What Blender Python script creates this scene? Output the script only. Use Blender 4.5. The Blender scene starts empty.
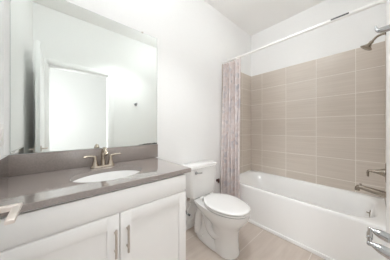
import bpy, bmesh, math, random
from mathutils import Vector, Matrix
random.seed(7)
PI = math.pi
S = bpy.context.scene
COL = S.collection

# ------------------------------------------------------------------ camera, world, lights, exposure
cam_d = bpy.data.cameras.new('camera')
cam = bpy.data.objects.new('camera', cam_d)
COL.objects.link(cam)
cam.location = (0.0, 0.0, 1.175)
cam.rotation_euler = (math.radians(90), 0, math.radians(-41.4))
cam_d.sensor_width = 36.0
cam_d.lens = 156.7 / 390 * 36.0
cam_d.shift_y = -0.0044
cam_d.clip_start = 0.01
S.camera = cam

world = bpy.data.worlds.new('world')
S.world = world
world.use_nodes = True
world.node_tree.nodes['Background'].inputs[0].default_value = (0.8, 0.85, 0.9, 1)
world.node_tree.nodes['Background'].inputs[1].default_value = 0.3

S.view_settings.view_transform = 'Standard'
S.view_settings.look = 'None'
S.view_settings.gamma = 1.0
S.view_settings.use_curve_mapping = False
S.view_settings.exposure = 0.0
S.cycles.diffuse_bounces = 24
S.cycles.glossy_bounces = 8
S.cycles.max_bounces = 32
S.cycles.sample_clamp_indirect = 6.0

GLOBE_EMIT = 9.5      # assumed globe lamps over the mirror, added out of view
CEIL_EMIT = 10.0       # added ceiling globe, out of view, to brighten the room
SIDE_W = 33.0         # daylight lamp added at a made-up, unseen hall window
SPOB_W = 80.0         # added, out-of-view downlight over the floor

def area_fill(name, watts, sx, sy, loc, rot):
    wl = bpy.data.lights.new(name, 'AREA')
    wl.shape = 'RECTANGLE'; wl.size = sx; wl.size_y = sy
    wl.energy = watts
    wl.color = (0.97, 0.985, 1.0)
    o = bpy.data.objects.new(name, wl)
    COL.objects.link(o)
    o.location = loc
    o.rotation_euler = rot
area_fill('hall_side_fill', SIDE_W, 1.20, 0.48, (-0.83, -0.50, 1.40), (0, math.radians(-90), 0))      # added fill lamp outside the made-up, unseen hall window

# ------------------------------------------------------------------ dimensions
YB, XL, XR, ZC = 1.43, -0.233, 2.588, 2.815       # back wall, left wall, right wall, ceiling
YF = -0.066                                       # room face of the wall with the doorway
TX = 1.81                                         # front of the tub
DX0, DX1, DH = -0.095, 0.655, 2.05                # doorway
TILE_TOP = 2.092

# ------------------------------------------------------------------ materials
def new_mat(name):
    m = bpy.data.materials.new(name)
    m.use_nodes = True
    nt = m.node_tree
    return m, nt, nt.nodes['Principled BSDF']

def principled(name, col, rough=0.5, metal=0.0, noise=0.0, scale=20.0, bump=0.0, coat=0.0, spec=None):
    m, nt, b = new_mat(name)
    b.inputs['Roughness'].default_value = rough
    b.inputs['Metallic'].default_value = metal
    if coat: b.inputs['Coat Weight'].default_value = coat
    if spec is not None: b.inputs['Specular IOR Level'].default_value = spec
    tc = nt.nodes.new('ShaderNodeTexCoord')
    nz = nt.nodes.new('ShaderNodeTexNoise')
    nz.inputs['Scale'].default_value = scale
    nz.inputs['Detail'].default_value = 4
    nt.links.new(tc.outputs['Object'], nz.inputs['Vector'])
    cr = nt.nodes.new('ShaderNodeValToRGB')
    k0, k1 = 1 - noise, 1 + noise
    cr.color_ramp.elements[0].position = 0.3
    cr.color_ramp.elements[1].position = 0.7
    cr.color_ramp.elements[0].color = (*[min(1, c * k0) for c in col], 1)
    cr.color_ramp.elements[1].color = (*[min(1, c * k1) for c in col], 1)
    nt.links.new(nz.outputs['Fac'], cr.inputs['Fac'])
    nt.links.new(cr.outputs['Color'], b.inputs['Base Color'])
    if bump:
        bp = nt.nodes.new('ShaderNodeBump')
        bp.inputs['Strength'].default_value = bump
        bp.inputs['Distance'].default_value = 0.002
        nt.links.new(nz.outputs['Fac'], bp.inputs['Height'])
        nt.links.new(bp.outputs['Normal'], b.inputs['Normal'])
    return m

def emitter(name, col, strength):
    m, nt, b = new_mat(name)
    b.inputs['Base Color'].default_value = (*col, 1)
    b.inputs['Emission Color'].default_value = (*col, 1)
    b.inputs['Emission Strength'].default_value = strength
    return m

def tile_mat(name, axes, pitch, offset, grout_w, c0, c1, grout, streak=(2.0, 60.0), rough=0.3):
    """Grid tile from world-space object coordinates; axes = indices of the two in-plane axes."""
    m, nt, b = new_mat(name)
    L = nt.links.new
    def math_node(op, a=None, bb=None):
        n = nt.nodes.new('ShaderNodeMath'); n.operation = op
        for i, v in enumerate((a, bb)):
            if v is None: continue
            if isinstance(v, (int, float)): n.inputs[i].default_value = v
            else: L(v, n.inputs[i])
        return n.outputs[0]
    tc = nt.nodes.new('ShaderNodeNewGeometry')
    sp = nt.nodes.new('ShaderNodeSeparateXYZ')
    L(tc.outputs['Position'], sp.inputs[0])
    lines, cells = [], []
    for k in (0, 1):
        q = math_node('DIVIDE', math_node('SUBTRACT', sp.outputs[axes[k]], offset[k]), pitch[k])
        fr = math_node('FRACT', q)
        cells.append(math_node('FLOOR', q))
        d = math_node('MINIMUM', fr, math_node('SUBTRACT', 1.0, fr))
        lines.append(math_node('LESS_THAN', math_node('MULTIPLY', d, pitch[k]), grout_w / 2))
    line = math_node('MAXIMUM', lines[0], lines[1])
    cid = nt.nodes.new('ShaderNodeCombineXYZ')
    L(cells[0], cid.inputs[0]); L(cells[1], cid.inputs[1])
    wn = nt.nodes.new('ShaderNodeTexWhiteNoise')
    L(cid.outputs[0], wn.inputs['Vector'])
    # linen-like streaks along the first axis
    cv = nt.nodes.new('ShaderNodeCombineXYZ')
    L(math_node('MULTIPLY', sp.outputs[axes[0]], streak[0]), cv.inputs[0])
    L(math_node('MULTIPLY', sp.outputs[axes[1]], streak[1]), cv.inputs[1])
    L(math_node('MULTIPLY', wn.outputs['Value'], 37.0), cv.inputs[2])
    nz = nt.nodes.new('ShaderNodeTexNoise')
    nz.inputs['Scale'].default_value = 1.0; nz.inputs['Detail'].default_value = 5
    L(cv.outputs[0], nz.inputs['Vector'])
    f = math_node('ADD', nz.outputs['Fac'], math_node('MULTIPLY', math_node('SUBTRACT', wn.outputs['Value'], 0.5), 0.22))
    cr = nt.nodes.new('ShaderNodeValToRGB')
    cr.color_ramp.elements[0].position = 0.25; cr.color_ramp.elements[1].position = 0.75
    cr.color_ramp.elements[0].color = (*c0, 1); cr.color_ramp.elements[1].color = (*c1, 1)
    L(f, cr.inputs['Fac'])
    mx = nt.nodes.new('ShaderNodeMix'); mx.data_type = 'RGBA'
    L(line, mx.inputs['Factor']); L(cr.outputs['Color'], mx.inputs['A'])
    mx.inputs['B'].default_value = (*grout, 1)
    L(mx.outputs['Result'], b.inputs['Base Color'])
    L(math_node('ADD', math_node('MULTIPLY', line, 0.4), rough), b.inputs['Roughness'])
    bp = nt.nodes.new('ShaderNodeBump'); bp.invert = True
    bp.inputs['Strength'].default_value = 0.35; bp.inputs['Distance'].default_value = 0.002
    L(line, bp.inputs['Height']); L(bp.outputs['Normal'], b.inputs['Normal'])
    return m

T0, T1, TG = (0.61, 0.545, 0.48), (0.70, 0.635, 0.57), (0.88, 0.84, 0.79)
M = {}
M['wall'] = principled('white wall paint', (0.89, 0.89, 0.885), 0.55, noise=0.01, scale=90, bump=0.06)
M['hall_wall'] = principled('hall wall paint', (0.78, 0.78, 0.775), 0.6, noise=0.01, scale=90)
M['ceiling'] = principled('ceiling paint', (0.91, 0.903, 0.893), 0.8, noise=0.01, scale=120, bump=0.1)
M['trim'] = principled('white trim enamel', (0.88, 0.88, 0.875), 0.35, noise=0.005)
M['tile_right'] = tile_mat('taupe wall tile right', (1, 2), (0.366, 0.257), (0.130, 2.092), 0.005, T0, T1, TG)
M['tile_back'] = tile_mat('taupe wall tile back', (0, 2), (0.366, 0.257), (2.29, 2.092), 0.005, T0, T1, TG)
M['floor'] = tile_mat('taupe floor tile', (0, 1), (0.61, 0.458), (1.22, 0.837), 0.005,
                      (0.51, 0.435, 0.38), (0.60, 0.525, 0.465), (0.70, 0.65, 0.60), (3.0, 22.0), 0.35)
M['hall_floor'] = principled('hall floor', (0.45, 0.40, 0.36), 0.4, noise=0.08, scale=12)
M['cabinet'] = principled('white cabinet lacquer', (0.90, 0.893, 0.885), 0.3, noise=0.005)
M['cabinet_in'] = principled('cabinet face frame', (0.90, 0.89, 0.88), 0.4, noise=0.01)
M['quartz'] = principled('taupe quartz', (0.29, 0.250, 0.230), 0.08, noise=0.10, scale=160, coat=1.0, spec=0.9)
M['porcelain'] = principled('white porcelain', (0.84, 0.833, 0.823), 0.12, noise=0.004, coat=0.4)
M['acrylic'] = principled('white tub acrylic', (0.90, 0.897, 0.893), 0.09, noise=0.004, coat=0.3)
M['lever_nickel'] = principled('pale satin nickel', (0.86, 0.78, 0.73), 0.36, metal=1.0, noise=0.04, scale=60)
M['nickel'] = principled('brushed nickel', (0.62, 0.565, 0.52), 0.28, metal=1.0, noise=0.06, scale=60)
M['darkened_nickel'] = principled('satin nickel', (0.36, 0.315, 0.265), 0.22, metal=1.0, noise=0.10, scale=60)  # nickel darkened; dark surroundings it would reflect are put into the colour
M['faucet_nickel'] = principled('warm satin nickel', (0.50, 0.435, 0.36), 0.2, metal=1.0, noise=0.06, scale=60)
M['chrome'] = principled('polished chrome', (0.50, 0.51, 0.52), 0.10, metal=1.0, noise=0.02)  # base darkened, with dark hallway reflections put into the colour
M['rod'] = principled('white enamel rod', (0.88, 0.87, 0.85), 0.3, noise=0.01)
M['dark'] = principled('dark grey plastic', (0.09, 0.09, 0.09), 0.5, noise=0.1)
M['gap_tarnish'] = principled('dark gap shade and tarnish', (0.10, 0.098, 0.095), 0.7, noise=0.05)  # shade of the toilet seat gaps as colour; also the mirror tarnish
M['peg'] = principled('dark red brown wood', (0.10, 0.045, 0.04), 0.45, noise=0.2)
M['plastic'] = principled('white plastic', (0.84, 0.82, 0.80), 0.35, noise=0.01)
M['hose'] = principled('white braided hose', (0.80, 0.80, 0.79), 0.45, noise=0.08, scale=300)
M['globe'] = emitter('frosted globe', (0.94, 0.98, 1.0), GLOBE_EMIT)
M['dome'] = emitter('frosted dome', (0.94, 0.98, 1.0), CEIL_EMIT)

def mirror_mat():
    m, nt, b = new_mat('silvered mirror glass')
    b.inputs['Metallic'].default_value = 1.0
    b.inputs['Roughness'].default_value = 0.0
    b.inputs['Base Color'].default_value = (0.85, 0.885, 0.86, 1)
    return m
M['mirror'] = mirror_mat()
M['mirror_edge'] = principled('mirror glass edge', (0.42, 0.50, 0.47), 0.15, noise=0.1)

def curtain_mat():
    m, nt, b = new_mat('printed shower curtain')
    L = nt.links.new
    b.inputs['Roughness'].default_value = 0.85
    tc = nt.nodes.new('ShaderNodeTexCoord')
    mp = nt.nodes.new('ShaderNodeMapping')
    mp.inputs['Scale'].default_value = (1, 1, 1)
    L(tc.outputs['UV'], mp.inputs[0])
    vo = nt.nodes.new('ShaderNodeTexVoronoi'); vo.inputs['Scale'].default_value = 22
    nz = nt.nodes.new('ShaderNodeTexNoise'); nz.inputs['Scale'].default_value = 6; nz.inputs['Detail'].default_value = 6
    L(mp.outputs[0], vo.inputs['Vector']); L(mp.outputs[0], nz.inputs['Vector'])
    cr = nt.nodes.new('ShaderNodeValToRGB')
    e = cr.color_ramp.elements
    e[0].position = 0.0; e[0].color = (0.36, 0.35, 0.40, 1)
    e[1].position = 1.0; e[1].color = (0.74, 0.68, 0.645, 1)
    for p, c in ((0.35, (0.64, 0.60, 0.61)), (0.5, (0.78, 0.715, 0.70)), (0.72, (0.67, 0.58, 0.56))):
        q = e.new(p); q.color = (*c, 1)
    mx = nt.nodes.new('ShaderNodeMath'); mx.operation = 'MULTIPLY_ADD'
    sp = nt.nodes.new('ShaderNodeSeparateColor'); L(vo.outputs['Color'], sp.inputs[0])
    L(sp.outputs[0], mx.inputs[0]); mx.inputs[1].default_value = 0.45
    ad = nt.nodes.new('ShaderNodeMath'); ad.operation = 'SUBTRACT'
    L(nz.outputs['Fac'], ad.inputs[0]); ad.inputs[1].default_value = 0.18
    L(ad.outputs[0], mx.inputs[2])
    L(mx.outputs[0], cr.inputs['Fac'])
    L(cr.outputs['Color'], b.inputs['Base Color'])
    return m
M['curtain'] = curtain_mat()

# ------------------------------------------------------------------ mesh helpers (world coordinates)
class MB:
    def __init__(self):
        self.bm = bmesh.new()
    def box(self, x0, x1, y0, y1, z0, z1, bev=0.0, seg=2):
        b2 = bmesh.new()
        bmesh.ops.create_cube(b2, size=1.0)
        for v in b2.verts:
            v.co = Vector(((x0 + x1) / 2 + v.co.x * (x1 - x0), (y0 + y1) / 2 + v.co.y * (y1 - y0), (z0 + z1) / 2 + v.co.z * (z1 - z0)))
        if bev:
            bmesh.ops.bevel(b2, geom=b2.edges[:], offset=bev, segments=seg, affect='EDGES', profile=0.5)
        self.merge(b2)
        return self
    def merge(self, b2):
        me = bpy.data.meshes.new('tmp'); b2.to_mesh(me); b2.free()
        self.bm.from_mesh(me); bpy.data.meshes.remove(me)
    def rings(self, rings, cap0=True, cap1=True, closed=True):
        """rings: list of equal-length loops of points"""
        bm = self.bm
        vr = [[bm.verts.new(p) for p in r] for r in rings]
        n = len(vr[0])
        for a, b in zip(vr, vr[1:]):
            for i in range(n if closed else n - 1):
                j = (i + 1) % n
                try: bm.faces.new((a[i], a[j], b[j], b[i]))
                except ValueError: pass
        if cap0: bm.faces.new(list(reversed(vr[0])))
        if cap1: bm.faces.new(vr[-1])
        return self
    def tube(self, pts, radii, n=14, caps=True, flat=1.0, flat_axis=None):
        pts = [Vector(p) for p in pts]
        if isinstance(radii, (int, float)): radii = [radii] * len(pts)
        rings = []
        up = None
        for i, p in enumerate(pts):
            t = (pts[min(i + 1, len(pts) - 1)] - pts[max(i - 1, 0)]).normalized()
            if up is None:
                up = Vector((0, 0, 1)) if abs(t.z) < 0.9 else Vector((1, 0, 0))
            s = t.cross(up).normalized(); up = s.cross(t).normalized()
            rings.append([p + (s * math.cos(2 * PI * k / n) + up * math.sin(2 * PI * k / n)) * radii[i] for k in range(n)])
        return self.rings(rings, caps, caps)
    def lathe(self, origin, axis, profile, n=32, caps=True):
        """profile: (distance along axis, radius)"""
        o = Vector(origin); a = Vector(axis).normalized()
        s = a.orthogonal().normalized(); u = a.cross(s)
        rings = [[o + a * h + (s * math.cos(2 * PI * k / n) + u * math.sin(2 * PI * k / n)) * max(r, 1e-4) for k in range(n)] for h, r in profile]
        return self.rings(rings, caps, caps)
    def build(self, name, mat, parent=None, smooth=True, angle=40, loc=None):
        bmesh.ops.recalc_face_normals(self.bm, faces=self.bm.faces[:])
        me = bpy.data.meshes.new(name)
        self.bm.to_mesh(me); self.bm.free()
        me.materials.append(mat)
        o = bpy.data.objects.new(name, me)
        COL.objects.link(o)
        if parent is not None:
            o.parent = parent
            base = Vector(parent.get('_w', (0, 0, 0)))
            me.transform(Matrix.Translation(-base))
            o['_w'] = base
        else:
            if loc is None:
                xs = [v.co.x for v in me.vertices]; ys = [v.co.y for v in me.vertices]; zs = [v.co.z for v in me.vertices]
                loc = ((min(xs) + max(xs)) / 2, (min(ys) + max(ys)) / 2, min(zs))
            me.transform(Matrix.Translation(-Vector(loc)))
            o.location = loc
            o['_w'] = loc
        if smooth:
            me.shade_smooth()
            me.set_sharp_from_angle(angle=math.radians(angle))
        return o

def tag(o, label, cat, group=None, kind=None):
    o['label'] = label; o['category'] = cat
    if group: o['group'] = group
    if kind: o['kind'] = kind
    return o

def thing(name, label, cat, loc, group=None):
    o = bpy.data.objects.new(name, None)
    o.empty_display_size = 0.05
    COL.objects.link(o)
    o.location = loc
    o['_w'] = loc
    return tag(o, label, cat, group)

def struct(o):
    o['kind'] = 'structure'
    return o

def catmull(pts, k=6):
    pts = [Vector(p) for p in pts]
    out = []
    for i in range(len(pts) - 1):
        p0, p1, p2, p3 = pts[max(i - 1, 0)], pts[i], pts[i + 1], pts[min(i + 2, len(pts) - 1)]
        for j in range(k):
            t = j / k
            out.append(0.5 * ((2 * p1) + (p2 - p0) * t + (2 * p0 - 5 * p1 + 4 * p2 - p3) * t * t + (3 * p1 - p0 - 3 * p2 + p3) * t ** 3))
    out.append(pts[-1])
    return out

def interp(vals, n, k=6):
    out = []
    for a, b in zip(vals, vals[1:]):
        out += [a + (b - a) * j / k for j in range(k)]
    return out + [vals[-1]]

# ------------------------------------------------------------------ the room
HY = -1.35          # far wall of the hall behind the doorway
HX0, HX1 = -0.75, 1.75
W = 0.115
def slab(name, mat, *bx):
    m = MB()
    for b in bx: m.box(*b)
    return struct(m.build(name, mat, smooth=False))

slab('floor', M['floor'], (XL - 0.1, XR + 0.1, YF - W, YB + 0.1, -0.1, 0))
slab('floor_hall', M['hall_floor'], (HX0 - 0.1, HX1 + 0.1, HY - 0.1, YF - W, -0.1, 0))
slab('ceiling', M['ceiling'], (XL - 0.1, XR + 0.1, YF - W, YB + 0.1, ZC, ZC + 0.1))
slab('ceiling_hall', M['ceiling'], (HX0 - 0.1, HX1 + 0.1, HY - 0.1, YF - W, ZC, ZC + 0.1))
slab('wall_back', M['wall'], (XL - 0.1, XR + 0.1, YB, YB + 0.1, 0, ZC))
slab('wall_left', M['wall'], (XL - 0.1, XL, YF - W, YB, 0, ZC))
slab('wall_right', M['wall'], (XR, XR + 0.1, YF - W, YB, 0, ZC))
wf = MB()
wf.box(XL, DX0, YF - W, YF, 0, ZC)
wf.box(DX0, DX1, YF - W, YF, DH, ZC)
wf.box(DX1, 1.83, YF - W, YF, 0, ZC)
wf.box(1.83, XR, YF - W, -0.094, 0, ZC)
struct(wf.build('wall_front', M['wall'], smooth=False))
hw = MB()
WZ0, WZ1 = 0.75, 2.05
hw.box(HX0 - 0.1, HX1 + 0.1, HY - 0.1, HY, 0, ZC)
struct(hw.build('wall_hall', M['hall_wall'], smooth=False))
slab('wall_hall_left', M['hall_wall'], (HX0 - 0.1, HX0, HY, YF - W, 0, WZ0), (HX0 - 0.1, HX0, HY, YF - W, WZ1, ZC),
     (HX0 - 0.1, HX0, HY, -0.77, WZ0, WZ1), (HX0 - 0.1, HX0, -0.23, YF - W, WZ0, WZ1))
wn = MB()
for b_ in ((-0.77, -0.735), (-0.265, -0.23)):
    wn.box(HX0 - 0.06, HX0 - 0.02, b_[0], b_[1], WZ0, WZ1)
for z_ in (WZ0, WZ1 - 0.035):
    wn.box(HX0 - 0.06, HX0 - 0.02, -0.735, -0.265, z_, z_ + 0.035)
struct(wn.build('added_window_1', M['trim'], smooth=False))  # frame of the made-up hall window, unseen, added for its light
slab('wall_hall_right', M['hall_wall'], (HX1, HX1 + 0.1, HY, YF - W, 0, ZC))

# tile cladding of the tub alcove
slab('wall_tile_right', M['tile_right'], (2.58, XR, -0.0855, 1.421, 0.43, TILE_TOP))
slab('wall_tile_back', M['tile_back'], (1.775, XR, 1.421, YB, 0.43, TILE_TOP))
slab('wall_tile_front', M['tile_back'], (1.831, XR, -0.094, -0.0855, 0.43, TILE_TOP))

# baseboards
def baseboard(name, x0, x1, y0, y1):
    m = MB(); m.box(x0, x1, y0, y1, 0, 0.095, 0.003)
    return struct(m.build(name, M['trim']))
baseboard('baseboard_back', 0.70, 1.795, YB - 0.013, YB)
baseboard('baseboard_front', DX1 + 0.075, 1.795, YF, YF + 0.013)
baseboard('baseboard_left', XL, XL + 0.013, YF, 0.86)

# door casing and jamb
cs = MB()
for y0, y1 in ((YF, YF + 0.014), (YF - W - 0.014, YF - W)):
    cs.box(DX0 - 0.065, DX0, y0, y1, 0, DH + 0.065, 0.003)
    cs.box(DX1, DX1 + 0.065, y0, y1, 0, DH + 0.065, 0.003)
    cs.box(DX0, DX1, y0, y1, DH, DH + 0.065, 0.003)
cs.box(DX0, DX0 + 0.015, YF - W, YF, 0, DH, 0.001)
cs.box(DX1 - 0.015, DX1, YF - W, YF, 0, DH, 0.001)
cs.box(DX0 + 0.015, DX1 - 0.015, YF - W, YF, DH - 0.015, DH, 0.001)
trim1 = struct(cs.build('trim_1', M['trim']))
sp = MB().box(DX1 - 0.018, DX1 - 0.0145, YF - 0.045, YF - 0.015, 0.94, 1.0, 0.001)
sp.build('strike_plate', M['nickel'], trim1)

# ------------------------------------------------------------------ open door along the left wall
DF, DB_ = -0.123, -0.158       # its two faces
dr = MB().box(DB_, DF, -0.05, 0.695, 0.01, DH - 0.02, 0.002)
door = struct(dr.build('door_1', M['trim']))
for sgn, xf, ln in ((1, DF, 0.049), (-1, DB_, 0.045)):
    hl = MB()
    hl.box(min(xf, xf + sgn * 0.008), max(xf, xf + sgn * 0.008), 0.60, 0.655, 0.9425, 0.9975, 0.002)
    h = hl.build('door_handle', M['nickel'], door)
    h['label'] = 'brushed nickel lever handle'
    nk = MB()
    xe = xf + sgn * ln
    nk.box(min(xf + sgn * 0.008, xe), max(xf + sgn * 0.008, xe), 0.615, 0.632, 0.961, 0.975, 0.003)
    nk.build('neck', M['lever_nickel'], h)
    bl = MB()
    bl.box(min(xe - sgn * 0.012, xe + sgn * 0.004), max(xe - sgn * 0.012, xe + sgn * 0.004), 0.526, 0.634, 0.964, 0.974, 0.002)
    bl.build('lever', M['lever_nickel'], h)

# ------------------------------------------------------------------ vanity cabinet
CX0, CX1, CF = -0.205, 0.685, 0.889        # carcass sides and front (face frame plane)
van = thing('vanity_cabinet', 'white shaker bathroom vanity cabinet with two doors under the taupe counter', 'vanity cabinet', (0.245, 1.15, 0))
c = MB()
c.box(CX0, CX0 + 0.016, CF + 0.02, YB - 0.001, 0.10, 0.858, 0.001)
c.box(CX1 - 0.016, CX1, CF + 0.02, YB - 0.001, 0.10, 0.858, 0.001)
c.box(CX0 + 0.016, CX1 - 0.016, CF + 0.02, YB - 0.001, 0.10, 0.116)
c.box(CX0 + 0.016, CX1 - 0.016, YB - 0.013, YB - 0.001, 0.116, 0.858)
c.build('body', M['cabinet'], van)
c = MB()
for b in ((CX0, CX1, 0.845, 0.86), (CX0, CX1, 0.715, 0.765), (CX0, CX1, 0.10, 0.15)):
    c.box(b[0], b[1], CF, CF + 0.021, b[2], b[3])
for x0, x1 in ((CX0, CX0 + 0.035), (0.225, 0.265), (CX1 - 0.035, CX1)):
    c.box(x0, x1, CF + 0.0005, CF + 0.021, 0.10, 0.86)
c.build('face_frame', M['cabinet_in'], van, smooth=False)
c = MB().box(CX0 + 0.01, CX1 - 0.01, CF + 0.08, CF + 0.1, 0.0, 0.101)
c.build('toe_kick', M['cabinet'], van)
c = MB().box(XL + 0.001, CX0, CF + 0.001, CF + 0.02, 0.0, 0.858)
c.build('filler_strip', M['cabinet'], van)
FY = CF - 0.019       # front plane of doors and drawer front
c = MB().box(CX0 + 0.006, CX1 - 0.004, FY, CF, 0.747, 0.851, 0.0015)
c.build('drawer_front', M['cabinet'], van)

def shaker_door(x0, x1, hx):
    z0, z1, st = 0.115, 0.731, 0.056
    m = MB()
    m.box(x0, x0 + st, FY, CF, z0, z1, 0.0012)
    m.box(x1 - st, x1, FY, CF, z0, z1, 0.0012)
    m.box(x0 + st - 0.001, x1 - st + 0.001, FY, CF, z1 - st - 0.01, z1, 0.0012)
    m.box(x0 + st - 0.001, x1 - st + 0.001, FY, CF, z0, z0 + st + 0.01, 0.0012)
    d = m.build('door', M['cabinet'], van)
    p = MB().box(x0 + st - 0.004, x1 - st + 0.004, CF - 0.009, CF - 0.001, z0 + st, z1 - st)
    p.build('door_panel', M['cabinet'], d)
    h = MB()
    yb = FY - 0.028
    h.tube([(hx, yb, 0.528), (hx, yb, 0.668)], 0.0058, 14)
    h.tube([(hx, FY, 0.552), (hx, yb, 0.552)], 0.0045, 10)
    h.tube([(hx, FY, 0.644), (hx, yb, 0.644)], 0.0045, 10)
    ho = h.build('handle', M['nickel'], d)
    ho['label'] = 'brushed nickel bar pull'
shaker_door(CX0 + 0.006, 0.2425, 0.2215)
shaker_door(0.2495, CX1 - 0.004, 0.2815)

# ------------------------------------------------------------------ countertop with oval cut-out, splashes
SX, SY, SA, SB = 0.253, 1.105, 0.200, 0.150
def ring_slab(x0, x1, y0, y1, z0, z1, cx, cy, a, b, n=72):
    angs = sorted(set([2 * PI * k / n for k in range(n)] + [math.atan2(yy - cy, xx - cx) % (2 * PI) for xx in (x0, x1) for yy in (y0, y1)]))
    inner, outer = [], []
    for t in angs:
        ct, st = math.cos(t), math.sin(t)
        r = 1.0 / math.sqrt((ct / a) ** 2 + (st / b) ** 2)
        inner.append((cx + r * ct, cy + r * st))
        k = min(((x1 - cx) / ct if ct > 1e-9 else (x0 - cx) / ct if ct < -1e-9 else 1e9), ((y1 - cy) / st if st > 1e-9 else (y0 - cy) / st if st < -1e-9 else 1e9))
        outer.append((cx + k * ct, cy + k * st))
    m = MB()
    e = 0.003
    def shrink(p): return (min(max(p[0], x0 + e), x1 - e), min(max(p[1], y0 + e), y1 - e))
    m.rings([[(x, y, z0) for x, y in inner], [(x, y, z0) for x, y in outer], [(x, y, z1 - e) for x, y in outer],
             [(*shrink(p), z1) for p in outer], [(x, y, z1) for x, y in inner], [(x, y, z0) for x, y in inner]], False, False)
    bmesh.ops.remove_doubles(m.bm, verts=m.bm.verts[:], dist=1e-5)
    return m
ctop = ring_slab(XL + 0.0005, 0.725, 0.865, YB - 0.0005, 0.862, 0.89, SX, SY, SA, SB).build('countertop', M['quartz'], angle=30)
tag(ctop, 'polished taupe quartz countertop with an oval sink cut-out on the white vanity', 'countertop')
bs = MB().box(XL + 0.0005, 0.752, 1.41, YB - 0.0005, 0.8905, 1.017, 0.002).build('backsplash', M['quartz'])
tag(bs, 'long taupe quartz backsplash strip below the mirror', 'backsplash')
ss = MB().box(XL + 0.0005, XL + 0.0205, 0.868, 1.4095, 0.8905, 1.017, 0.002).build('side_splash', M['quartz'])
tag(ss, 'short taupe quartz side splash on the wall beside the light switch plate', 'side splash')

# ------------------------------------------------------------------ sink
sink = thing('sink', 'white oval undermount porcelain sink set in the taupe counter', 'sink', (SX, SY, 0.72))
def ell(a, b, z, n=64, dy=0.0): return [(SX + a * math.cos(2 * PI * k / n), SY + dy + b * math.sin(2 * PI * k / n), z) for k in range(n)]
m = MB()
m.rings([ell(SA + 0.012, SB + 0.012, 0.858), ell(SA + 0.012, SB + 0.012, 0.8615), ell(SA + 0.002, SB + 0.002, 0.8615), ell(SA - 0.004, SB - 0.004, 0.855),
         ell(SA - 0.015, SB - 0.013, 0.82), ell(SA - 0.04, SB - 0.03, 0.775), ell(SA - 0.085, SB - 0.065, 0.742), ell(0.06, 0.045, 0.729), ell(0.022, 0.022, 0.726)], False, True)
m.build('bowl', M['porcelain'], sink)
m = MB().lathe((SX, SY, 0.7262), (0, 0, 1), [(0, 0.021), (0.002, 0.021), (0.003, 0.018), (0.002, 0.010), (0.005, 0.009), (0.006, 0.001)], 24)
m.build('drain', M['nickel'], sink)

# ------------------------------------------------------------------ faucet
FX, FYc = 0.258, 1.328
fau = thing('faucet', 'brushed nickel two-handle centerset faucet behind the oval sink', 'faucet', (FX, FYc, 0.89))
def capsule(hx, hy, z, n=40):
    out = []
    for k in range(n):
        t = 2 * PI * k / n
        ct, st = math.cos(t), math.sin(t)
        out.append((FX + math.copysign(abs(ct) ** 0.55, ct) * hx, FYc + math.copysign(abs(st) ** 0.8, st) * hy, z))
    return out
m = MB().rings([capsule(0.080, 0.027, 0.8905), capsule(0.080, 0.027, 0.898), capsule(0.076, 0.023, 0.904), capsule(0.060, 0.014, 0.906)])
m.build('base', M['faucet_nickel'], fau)
for s in (-1, 1):
    hx = FX + s * 0.051
    m = MB().lathe((hx, FYc, 0.901), (0, 0, 1), [(0, 0.024), (0.012, 0.020), (0.035, 0.0145), (0.055, 0.0125), (0.066, 0.0125), (0.072, 0.010), (0.075, 0.004)], 24)
    hd = m.build('handle', M['faucet_nickel'], fau)
    pts = catmull([(hx - s * 0.006, FYc, 0.966), (hx + s * 0.02, FYc - 0.004, 0.972), (hx + s * 0.045, FYc - 0.010, 0.976), (hx + s * 0.072, FYc - 0.016, 0.975)])
    MB().tube(pts, interp([0.009, 0.0085, 0.007, 0.0055], 0), 12).build('lever', M['faucet_nickel'], hd)
pts = catmull([(FX, FYc, 0.90), (FX, FYc, 0.95), (FX, FYc - 0.006, 0.998), (FX, FYc - 0.035, 1.026), (FX, FYc - 0.075, 1.022), (FX, FYc - 0.105, 0.998)])
m = MB().tube(pts, interp([0.018, 0.0135, 0.0135, 0.0135, 0.013, 0.0125], 0), 18)
m.build('spout', M['faucet_nickel'], fau)
MB().lathe((FX, FYc - 0.099, 1.003), (0, -0.6, -0.8), [(0, 0.0135), (0.014, 0.0135), (0.015, 0.010), (0.010, 0.009)], 18).build('aerator', M['faucet_nickel'], fau)
m = MB().tube([(FX, FYc + 0.022, 0.905), (FX, FYc + 0.022, 0.955)], 0.0028, 8)
m.lathe((FX, FYc + 0.022, 0.953), (0, 0, 1), [(0, 0.004), (0.004, 0.007), (0.010, 0.007), (0.013, 0.003)], 12)
m.build('pull_rod', M['faucet_nickel'], fau)

# ------------------------------------------------------------------ mirror
MX0, MX1, MZ0, MZ1 = -0.209, 0.752, 1.018, 2.07
mir = thing('wall_mirror', 'large frameless wall mirror standing on the taupe backsplash', 'mirror', ((MX0 + MX1) / 2, 1.427, MZ0))
MB().box(MX0, MX1, 1.4255, YB - 0.0005, MZ0, MZ1).build('backing', M['mirror_edge'], mir, smooth=False)
MB().box(MX0 + 0.0015, MX1 - 0.0015, 1.4245, 1.4254, MZ0 + 0.0015, MZ1 - 0.0015).build('glass', M['mirror'], mir, smooth=False)
for cx_, cz in ((0.60, MZ1),):
    cl = MB().box(cx_ - 0.008, cx_ + 0.008, 1.4215, YB - 0.001, cz - 0.006, cz + 0.006, 0.001)
    cl.build('clip', M['nickel'], mir)
tm = MB()
prof = [0.003, 0.006, 0.004, 0.008, 0.011, 0.009, 0.013, 0.010, 0.012, 0.008, 0.012, 0.015, 0.011, 0.012]
tx0, tx1 = 0.565, 0.749
n_ = len(prof)
lo, hi = [], []
for i, h in enumerate(prof):
    x = tx0 + (tx1 - tx0) * i / (n_ - 1)
    lo.append((x, MZ0 + 0.001)); hi.append((x, MZ0 + 0.001 + h))
loop = lo + hi[::-1]
tm.rings([[(x, 1.4244, z) for x, z in loop], [(x, 1.4240, z) for x, z in loop]])
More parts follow.
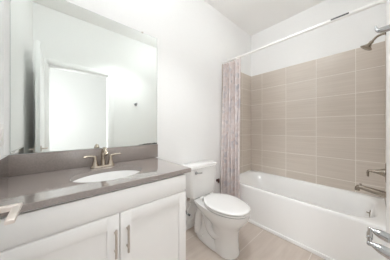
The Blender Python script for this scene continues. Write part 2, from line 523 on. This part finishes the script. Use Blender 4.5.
tm.build('tarnish_patch', M['gap_tarnish'], mir, smooth=False)

# ------------------------------------------------------------------ switch plate on the left wall
pl = thing('switch_plate', 'white wall plate on the side wall above the short side splash', 'wall plate', (XL, 1.362, 1.08))
MB().box(XL + 0.0003, XL + 0.006, 1.322, 1.402, 1.078, 1.20, 0.002).build('plate', M['plastic'], pl)
MB().box(XL + 0.006, XL + 0.010, 1.345, 1.379, 1.105, 1.173, 0.0015).build('rocker', M['plastic'], pl)

# ------------------------------------------------------------------ toilet
TCX = 1.235
toi = thing('toilet', 'white two-piece elongated toilet with closed lid between the vanity and the tub', 'toilet', (TCX, 1.05, 0))
def egg(z, yf, yb, w, yw, wb, n=64, pf=2.0, pb=3.0, cx=None):
    """outline: front tip yf, back yb, widest half-width w at yw, half-width wb at the back"""
    cx = TCX if cx is None else cx
    out = []
    h = n // 4
    for k in range(n):
        t = 2 * PI * k / n            # 0 = front tip
        ct, st = math.cos(t), math.sin(t)
        if ct >= 0:
            y = yw - (yw - yf) * abs(ct) ** (2 / pf)
            x = w * math.copysign(abs(st) ** (2 / 2.15), st)
        else:
            f = abs(ct) ** (2 / pb)
            y = yw + (yb - yw) * f
            s = abs(st) ** (2 / pb)
            wl = w + (wb - w) * (f ** 1.6)
            x = math.copysign(s, st) * wl
        out.append((cx + x, y, z))
    return out
RY = 0.98
m = MB()
m.rings([egg(0.000, 0.815, 1.08, 0.108, 0.93, 0.095),
         egg(0.020, 0.812, 1.08, 0.110, 0.93, 0.095),
         egg(0.050, 0.822, 1.08, 0.103, 0.93, 0.085),
         egg(0.140, 0.825, 1.08, 0.100, 0.93, 0.080),
         egg(0.215, 0.818, 1.10, 0.106, 0.93, 0.085),
         egg(0.260, 0.797, 1.14, 0.124, 0.94, 0.095),
         egg(0.300, 0.765, 1.25, 0.148, 0.96, 0.105),
         egg(0.340, 0.733, 1.36, 0.168, 0.97, 0.115),
         egg(0.375, 0.716, 1.39, 0.177, RY, 0.120),
         egg(0.398, 0.712, 1.40, 0.180, RY, 0.122),
         egg(0.408, 0.711, 1.40, 0.181, RY, 0.122),
         egg(0.410, 0.713, 1.40, 0.179, RY, 0.121)])
m.build('bowl', M['porcelain'], toi)
m = MB()
m.rings([egg(0.000, 0.90, 1.335, 0.112, 1.05, 0.100), egg(0.018, 0.90, 1.335, 0.113, 1.05, 0.100), egg(0.045, 0.91, 1.325, 0.104, 1.05, 0.092),
         egg(0.075, 0.93, 1.30, 0.085, 1.05, 0.075), egg(0.13, 0.95, 1.29, 0.06, 1.05, 0.058), egg(0.33, 0.95, 1.34, 0.055, 1.05, 0.075)])
m.build('foot', M['porcelain'], toi)
for s in (-1, 1):
    xx = TCX + s * 0.058
    pts = catmull([(xx, 0.95, 0.16), (xx, 1.03, 0.125), (xx, 1.10, 0.16), (xx, 1.14, 0.25), (xx, 1.19, 0.315), (xx, 1.25, 0.27), (xx, 1.275, 0.17), (xx, 1.28, 0.04)])
    MB().tube(pts, 0.044, 16).build('trapway', M['porcelain'], toi)
    MB().lathe((TCX + s * 0.088, 1.185, 0.045), (s * 0.3, 0, 1), [(0, 0.014), (0.012, 0.013), (0.018, 0.009), (0.020, 0.002)], 16).build('bolt_cap', M['porcelain'], toi)
# seat and lid
def slab_part(name, mat, z0, z1, grow, soft=0.003):
    f = lambda d: (0.712 - grow + d, 1.185 + grow - d, 0.180 + grow - d, RY, 0.100 + grow - d)
    m = MB().rings([egg(z0, *f(soft)), egg(z0 + soft, *f(0)), egg(z1 - soft, *f(0)), egg(z1, *f(soft))])
    return m.build(name, mat, toi)
slab_part('seat_gap_shade', M['gap_tarnish'], 0.4095, 0.415, -0.004, 0.0002)  # dark layer standing in for shade in the gap under the seat
slab_part('seat', M['porcelain'], 0.415, 0.431, 0.003)
slab_part('lid_gap_shade', M['gap_tarnish'], 0.431, 0.4365, -0.003, 0.0002)  # dark layer in place of the shaded gap below the lid
f = lambda d, z: egg(z, 0.706 + d, 1.190 - d * 0.7, 0.186 - d, RY, 0.104 - d * 0.6)
m = MB().rings([f(0.003, 0.4365), f(0, 0.439), f(0, 0.449), f(0.006, 0.454), f(0.03, 0.458), f(0.08, 0.4605), f(0.15, 0.4615)])
m.build('lid', M['porcelain'], toi)
for s in (-1, 1):
    MB().box(TCX + s * 0.075 - 0.022, TCX + s * 0.075 + 0.022, 1.178, 1.212, 0.4105, 0.448, 0.007, 3).build('hinge', M['porcelain'], toi)
# tank
def rrect(x0, x1, y0, y1, z, r, n=6):
    out = []
    for cx_, cy_, a0 in ((x1 - r, y1 - r, 0), (x0 + r, y1 - r, PI / 2), (x0 + r, y0 + r, PI), (x1 - r, y0 + r, 1.5 * PI)):
        for k in range(n + 1):
            a = a0 + PI / 2 * k / n
            out.append((cx_ + r * math.cos(a), cy_ + r * math.sin(a), z))
    return out
def tank_ring(z, hw_, yf, yb, r): return rrect(TCX - hw_, TCX + hw_, yf, yb, z, r)
m = MB().rings([tank_ring(0.412, 0.136, 1.262, 1.395, 0.03), tank_ring(0.425, 0.166, 1.248, 1.405, 0.035), tank_ring(0.45, 0.178, 1.243, 1.41, 0.035),
                tank_ring(0.60, 0.192, 1.236, 1.414, 0.034), tank_ring(0.738, 0.200, 1.230, 1.418, 0.032)])
tank = m.build('tank', M['porcelain'], toi)
m = MB().rings([tank_ring(0.738, 0.203, 1.226, 1.419, 0.03), tank_ring(0.742, 0.208, 1.220, 1.421, 0.033), tank_ring(0.764, 0.209, 1.219, 1.421, 0.033),
                tank_ring(0.773, 0.203, 1.225, 1.419, 0.03), tank_ring(0.776, 0.188, 1.24, 1.41, 0.03)])
m.build('tank_lid', M['porcelain'], toi)
m = MB().lathe((TCX - 0.135, 1.233, 0.703), (0, -1, 0), [(0, 0.016), (0.006, 0.016), (0.010, 0.011), (0.020, 0.009), (0.024, 0.004)], 20)
fl = m.build('flush_handle', M['chrome'], toi)
MB().tube(catmull([(TCX - 0.135, 1.215, 0.703), (TCX - 0.115, 1.211, 0.702), (TCX - 0.09, 1.209, 0.700), (TCX - 0.068, 1.210, 0.697)]), interp([0.0075, 0.007, 0.0075, 0.006], 0), 12).build('lever', M['chrome'], fl)

# supply stop and hose
sv = thing('supply_valve', 'small chrome stop valve with white supply hose on the wall behind the toilet', 'supply valve', (1.10, 1.39, 0.2))
m = MB().lathe((1.10, YB - 0.0005, 0.215), (0, -1, 0), [(0, 0.028), (0.004, 0.026), (0.010, 0.010), (0.05, 0.009), (0.052, 0.013), (0.075, 0.013), (0.077, 0.005)], 20)
m.build('valve_body', M['chrome'], sv)
MB().lathe((1.10, 1.353, 0.215), (0, -1, 0), [(0, 0.005), (0.010, 0.005), (0.011, 0.011), (0.016, 0.011), (0.017, 0.005)], 16).build('knob', M['dark'], sv)
pts = catmull([(1.10, 1.366, 0.226), (1.10, 1.366, 0.26), (1.125, 1.36, 0.30), (1.13, 1.345, 0.34), (1.09, 1.33, 0.36), (1.072, 1.325, 0.392)])
MB().tube(pts, 0.0065, 10).build('hose', M['hose'], sv)
MB().lathe((1.072, 1.325, 0.388), (0, 0, 1), [(0, 0.011), (0.004, 0.014), (0.0235, 0.015)], 12).build('coupling_nut', M['nickel'], sv)

# ------------------------------------------------------------------ bathtub
TY0, TY1, TXB, RZ = -0.0845, 1.4205, 2.5795, 0.443
tub = thing('bathtub', 'long white alcove bathtub with a flat apron along the tiled wall', 'bathtub', ((TX + TXB) / 2, (TY0 + TY1) / 2, 0))
def sup(cx, cy, a0, a1, b0, b1, z, e=3.2, n=96):
    """superellipse with separate half axes: -x a0, +x a1, -y b0, +y b1"""
    out = []
    for k in range(n):
        t = 2 * PI * k / n
        ct, st = math.cos(t), math.sin(t)
        x = math.copysign(abs(ct) ** (2 / e), ct); y = math.copysign(abs(st) ** (2 / e), st)
        out.append((cx + x * (a1 if x > 0 else a0), cy + y * (b1 if y > 0 else b0), z))
    return out
def rect_ring(x0, x1, y0, y1, z, cx, cy, n=96):
    out = []
    for k in range(n):
        t = 2 * PI * k / n
        ct, st = math.cos(t), math.sin(t)
        kx = ((x1 - cx) if ct > 0 else (cx - x0)) / max(abs(ct), 1e-9)
        ky = ((y1 - cy) if st > 0 else (cy - y0)) / max(abs(st), 1e-9)
        q = min(kx, ky)
        out.append((cx + ct * q, cy + st * q, z))
    return out
cx, cy = 2.195, 0.67
def rr(x0, x1, y0, y1, z): return sup(cx, cy, cx - x0, x1 - cx, cy - y0, y1 - cy, z, 60)
m = MB()
m.rings([rr(TX + 0.004, TXB, TY0, TY1, 0.0), rr(TX, TXB, TY0, TY1, 0.42), rr(TX + 0.002, TXB, TY0, TY1, RZ - 0.004), rr(TX + 0.007, TXB - 0.003, TY0 + 0.003, TY1 - 0.003, RZ),
         sup(cx, cy, 0.345, 0.352, 0.710, 0.715, RZ, 5.0), sup(cx, cy, 0.336, 0.344, 0.700, 0.705, RZ - 0.005, 4.6), sup(cx, cy, 0.320, 0.328, 0.680, 0.670, RZ - 0.03, 4.2),
         sup(cx, cy, 0.285, 0.300, 0.652, 0.58, 0.28, 3.8), sup(cx, cy, 0.268, 0.282, 0.635, 0.49, 0.15, 3.6), sup(cx, cy, 0.24, 0.25, 0.60, 0.43, 0.095, 3.4), sup(cx, cy, 0.18, 0.19, 0.52, 0.35, 0.08, 3.2)], False, True)
m.build('shell', M['acrylic'], tub, angle=50)
MB().box(TX - 0.008, TX + 0.004, TY0 + 0.02, TY1, 0.0, 0.035, 0.003).build('base_strip', M['trim'], tub)
ov = MB().lathe((2.2, 0.014, 0.375), (0, 1, 0.08), [(0, 0.034), (0.004, 0.034), (0.008, 0.028), (0.009, 0.005)], 24)
ovo = ov.build('overflow_plate', M['darkened_nickel'], tub)
MB().tube([(2.2, 0.02, 0.378), (2.2, 0.040, 0.384)], [0.006, 0.005], 10).build('trip_lever', M['darkened_nickel'], ovo)

# ------------------------------------------------------------------ tub spout, valve, shower head
YT = -0.0855
spt = thing('tub_spout', 'long brushed nickel tub spout low on the alcove wall above the tub', 'tub spout', (2.2, YT, 0.58))
pts = catmull([(2.2, YT + 0.001, 0.583), (2.2, -0.03, 0.590), (2.2, 0.04, 0.601), (2.2, 0.080, 0.606), (2.2, 0.098, 0.595), (2.2, 0.100, 0.572)])
MB().tube(pts, interp([0.026, 0.0255, 0.023, 0.021, 0.019, 0.018], 0), 20).build('spout_body', M['darkened_nickel'], spt)
MB().lathe((2.2, 0.078, 0.622), (0, 0, 1), [(0, 0.005), (0.010, 0.0045), (0.012, 0.009), (0.018, 0.009), (0.020, 0.003)], 14).build('diverter_knob', M['darkened_nickel'], spt)

vlv = thing('shower_valve', 'brushed nickel shower valve with round plate and lever above the tub spout', 'shower valve', (2.2, YT, 0.78))
MB().lathe((2.2, YT + 0.0005, 0.777), (0, 1, 0), [(0, 0.092), (0.004, 0.092), (0.010, 0.082), (0.013, 0.04), (0.013, 0.005)], 40).build('escutcheon', M['darkened_nickel'], vlv)
MB().lathe((2.2, YT + 0.012, 0.777), (0, 1, 0), [(0, 0.036), (0.01, 0.034), (0.03, 0.024), (0.06, 0.016), (0.085, 0.012), (0.092, 0.008)], 24).build('handle', M['darkened_nickel'], vlv)
MB().tube(catmull([(2.2, -0.005, 0.777), (2.2, 0.018, 0.780), (2.2, 0.030, 0.765), (2.2, 0.030, 0.722)]), interp([0.012, 0.0115, 0.009, 0.007], 0), 14).build('lever', M['darkened_nickel'], vlv)

shw = thing('shower_sprayer', 'brushed nickel bell shower head on a curved arm high above the tub', 'shower head', (2.2, YT, 1.99))
pts = catmull([(2.2, YT + 0.001, 2.02), (2.2, -0.055, 2.024), (2.2, -0.025, 2.015), (2.2, -0.003, 1.992), (2.2, 0.006, 1.980)])
MB().tube(pts, 0.010, 14).build('arm', M['darkened_nickel'], shw)
MB().lathe((2.2, YT + 0.0005, 2.02), (0, 1, 0), [(0, 0.028), (0.004, 0.028), (0.010, 0.014)], 24).build('flange', M['darkened_nickel'], shw)
ax = Vector((0, 0.62, -0.78))
MB().lathe((2.2, 0.002, 1.986), ax, [(0, 0.012), (0.012, 0.017), (0.022, 0.014), (0.030, 0.018), (0.046, 0.028), (0.060, 0.044), (0.066, 0.047), (0.069, 0.042), (0.069, 0.005)], 32).build('head', M['darkened_nickel'], shw)

# ------------------------------------------------------------------ curtain rod and curtain
RX, RZZ = 1.80, 2.112
rod = thing('curtain_rod', 'straight white shower curtain rod spanning above the tub front', 'curtain rod', (RX, 0.68, RZZ))
MB().tube([(RX, YF + 0.002, RZZ), (RX, 0.55, RZZ)], 0.0145, 20).build('outer_tube', M['rod'], rod)
MB().tube([(RX, 0.55, RZZ), (RX, YB - 0.002, RZZ)], 0.0125, 20).build('inner_tube', M['rod'], rod)
for y0, dy in ((YF + 0.0005, 1), (YB - 0.0005, -1)):
    MB().lathe((RX, y0, RZZ), (0, dy, 0), [(0, 0.022), (0.012, 0.021), (0.020, 0.016)], 24).build('end_cap', M['rod'], rod)
m = MB()
def arc(y, r):
    return [(RX + r * math.cos(a), y, RZZ + r * math.sin(a)) for a in [math.radians(80 + 110 * k / 8) for k in range(9)]]
ya, yb_ = 0.129, 0.242
def shell_ring(y): return arc(y, 0.0165) + arc(y, 0.0143)[::-1]
m.rings([shell_ring(ya), shell_ring(yb_)])
lbl = m.build('dark_strip', M['dark'], rod)
lbl['label'] = 'dark grey strip along the rod'

cur = thing('shower_curtain', 'bunched shower curtain printed in pink, grey and beige at the rod end', 'shower curtain', (1.77, 1.28, 0.15))
m = MB()
NU, NV = 120, 40
bm = m.bm
uvl = bm.loops.layers.uv.new('UVMap')
grid = []
Y0c, Y1c = 1.120, 1.412
ZT, ZB = 2.089, 0.14
def curt(u, v):
    # u along the bunch (0 = far end at the wall), v from top to hem
    ph = 2 * PI * 6.0 * u
    amp = 0.022 + 0.012 * v
    y = Y1c + (Y0c - Y1c) * u - 0.012 * v * u + 0.006 * math.sin(ph * 0.5 + 1.0 + v)
    x = RX - 0.016 - 0.030 * min(1, v * 1.6) - 0.045 * v * (1 - u) + amp * math.sin(ph + 0.5 * math.sin(3 * u + 2.0 * v)) + 0.005 * math.sin(ph * 2.3 + 5 * v)
    z = ZT + (ZB - ZT) * v
    if v < 0.03: z -= 0.010 * (0.5 - 0.5 * math.cos(2 * PI * 5 * u)) * (1 - v / 0.03)
    return (x, y, z)
for i in range(NU + 1):
    grid.append([bm.verts.new(curt(i / NU, j / NV)) for j in range(NV + 1)])
for i in range(NU):
    for j in range(NV):
        f = bm.faces.new((grid[i][j], grid[i + 1][j], grid[i + 1][j + 1], grid[i][j + 1]))
        for lp, (a, b) in zip(f.loops, ((i, j), (i + 1, j), (i + 1, j + 1), (i, j + 1))):
            lp[uvl].uv = (a / NU * 0.9, b / NV * 1.95)
fab = m.build('fabric', M['curtain'], cur, angle=80)
sol = fab.modifiers.new('thickness', 'SOLIDIFY'); sol.thickness = 0.002
for k in range(6):
    yk = Y1c - 0.012 - (Y1c - Y0c - 0.024) * k / 5
    pts = [(RX + 0.0185 * math.cos(a), yk, RZZ - 0.004 + 0.0205 * math.sin(a)) for a in [2 * PI * q / 20 for q in range(21)]]
    MB().tube(pts, 0.0022, 8).build('ring', M['plastic'], cur)

# ------------------------------------------------------------------ dark peg on the wall between toilet and curtain
pg = thing('wall_peg', 'small dark red-brown peg low on the wall between toilet tank and curtain', 'peg', (1.665, YB, 0.45))
MB().lathe((1.665, YB - 0.0005, 0.455), (0, -1, 0), [(0, 0.020), (0.006, 0.020), (0.008, 0.010), (0.022, 0.010)], 20).build('rose', M['peg'], pg)
MB().lathe((1.665, 1.398, 0.425), (0, 0, 1), [(0, 0.008), (0.01, 0.013), (0.035, 0.015), (0.05, 0.012), (0.062, 0.006)], 18).build('knob', M['peg'], pg)

# ------------------------------------------------------------------ paper holder and robe hook on the front wall
tph = thing('toilet_paper_holder', 'polished chrome toilet paper holder with two posts and an empty bar', 'toilet paper holder', (1.115, YF, 0.66))
for xx in (1.042, 1.19):
    pts = catmull([(xx, YF + 0.0005, 0.648), (xx, YF + 0.02, 0.650), (xx, YF + 0.045, 0.657), (xx, YF + 0.066, 0.663), (xx, YF + 0.076, 0.664)])
    p = MB().tube(pts, interp([0.020, 0.022, 0.019, 0.010, 0.0075], 0), 20).build('post', M['chrome'], tph)
    MB().lathe((xx, YF + 0.076, 0.654), (0, 0, 1), [(0, 0.004), (0.004, 0.0085), (0.016, 0.0085), (0.020, 0.004)], 16).build('finial', M['chrome'], p)
MB().tube([(1.05, YF + 0.076, 0.664), (1.09, YF + 0.076, 0.664), (1.092, YF + 0.076, 0.664), (1.14, YF + 0.076, 0.664), (1.142, YF + 0.076, 0.664), (1.182, YF + 0.076, 0.664)], [0.008, 0.008, 0.011, 0.011, 0.008, 0.008], 16).build('roller', M['chrome'], tph)

rh = thing('robe_hook', 'polished chrome robe hook with an upturned tip beside the shower head', 'robe hook', (1.1, YF, 1.63))
pts = catmull([(1.10, YF + 0.0005, 1.618), (1.10, YF + 0.03, 1.618), (1.10, YF + 0.044, 1.620), (1.10, YF + 0.053, 1.628), (1.10, YF + 0.057, 1.645)])
MB().tube(pts, interp([0.014, 0.013, 0.0115, 0.007, 0.003], 0), 16).build('hook', M['chrome'], rh)
MB().lathe((1.10, YF + 0.0003, 1.618), (0, 1, 0), [(0, 0.026), (0.006, 0.025), (0.010, 0.013)], 24).build('rose', M['chrome'], rh)

# ------------------------------------------------------------------ added lamps (unseen, above and behind the view)
vl = thing('added_vanity_light', 'added four globe light bar, out of view above the mirror', 'light', (0.26, YB, 2.470))
MB().box(-0.14, 0.66, YB - 0.025, YB - 0.0005, 2.440, 2.530, 0.006).build('back_plate', M['nickel'], vl)
for k in range(4):
    gx = 0.26 + (k - 1.5) * 0.24
    a = MB().tube(catmull([(gx, YB - 0.024, 2.485), (gx, YB - 0.07, 2.500), (gx, YB - 0.10, 2.530), (gx, YB - 0.10, 2.545)]), 0.009, 12).build('arm', M['nickel'], vl)
    prof = [(-0.07 * math.cos(PI * q / 16), max(0.001, 0.07 * math.sin(PI * q / 16))) for q in range(17)]
    MB().lathe((gx, YB - 0.10, 2.615), (0, 0, 1), prof, 24).build('globe', M['globe'], vl)

cl = thing('added_ceiling_light', 'added white globe light on a short stem, out of view', 'light', (1.40, 0.52, ZC))
MB().lathe((1.40, 0.52, ZC - 0.0005), (0, 0, -1), [(0, 0.065), (0.012, 0.063), (0.025, 0.03), (0.03, 0.010), (0.155, 0.010), (0.16, 0.035), (0.185, 0.035)], 32).build('canopy', M['nickel'], cl)
MB().lathe((1.40, 0.52, ZC - 0.29), (0, 0, 1), [(-0.125 * math.cos(PI * q / 20), max(0.001, 0.125 * math.sin(PI * q / 20))) for q in range(21)], 36).build('globe', M['dome'], cl)
def fill_spot(label, x, y, watts, deg):
    t = thing('added_spot_fixture', label, 'light', (x, y, ZC))
    MB().lathe((x, y, ZC - 0.0005), (0, 0, -1), [(0, 0.075), (0.006, 0.072), (0.008, 0.060), (0.004, 0.050)], 32).build('trim_ring', M['rod'], t)
    d = bpy.data.lights.new('fill_spot', 'SPOT')
    d.energy = watts; d.spot_size = math.radians(deg); d.color = (0.945, 0.978, 1.0); d.spot_blend = 0.6; d.shadow_soft_size = 0.09
    o = bpy.data.objects.new('fill_spot', d); COL.objects.link(o)
    o.location = (0, 0, -0.015); o.parent = t
fill_spot('added ceiling spot above the floor by the doorway, out of view', 0.80, 0.50, SPOB_W, 104)
for o in list(bpy.data.objects):
    if '_w' in o: del o['_w']
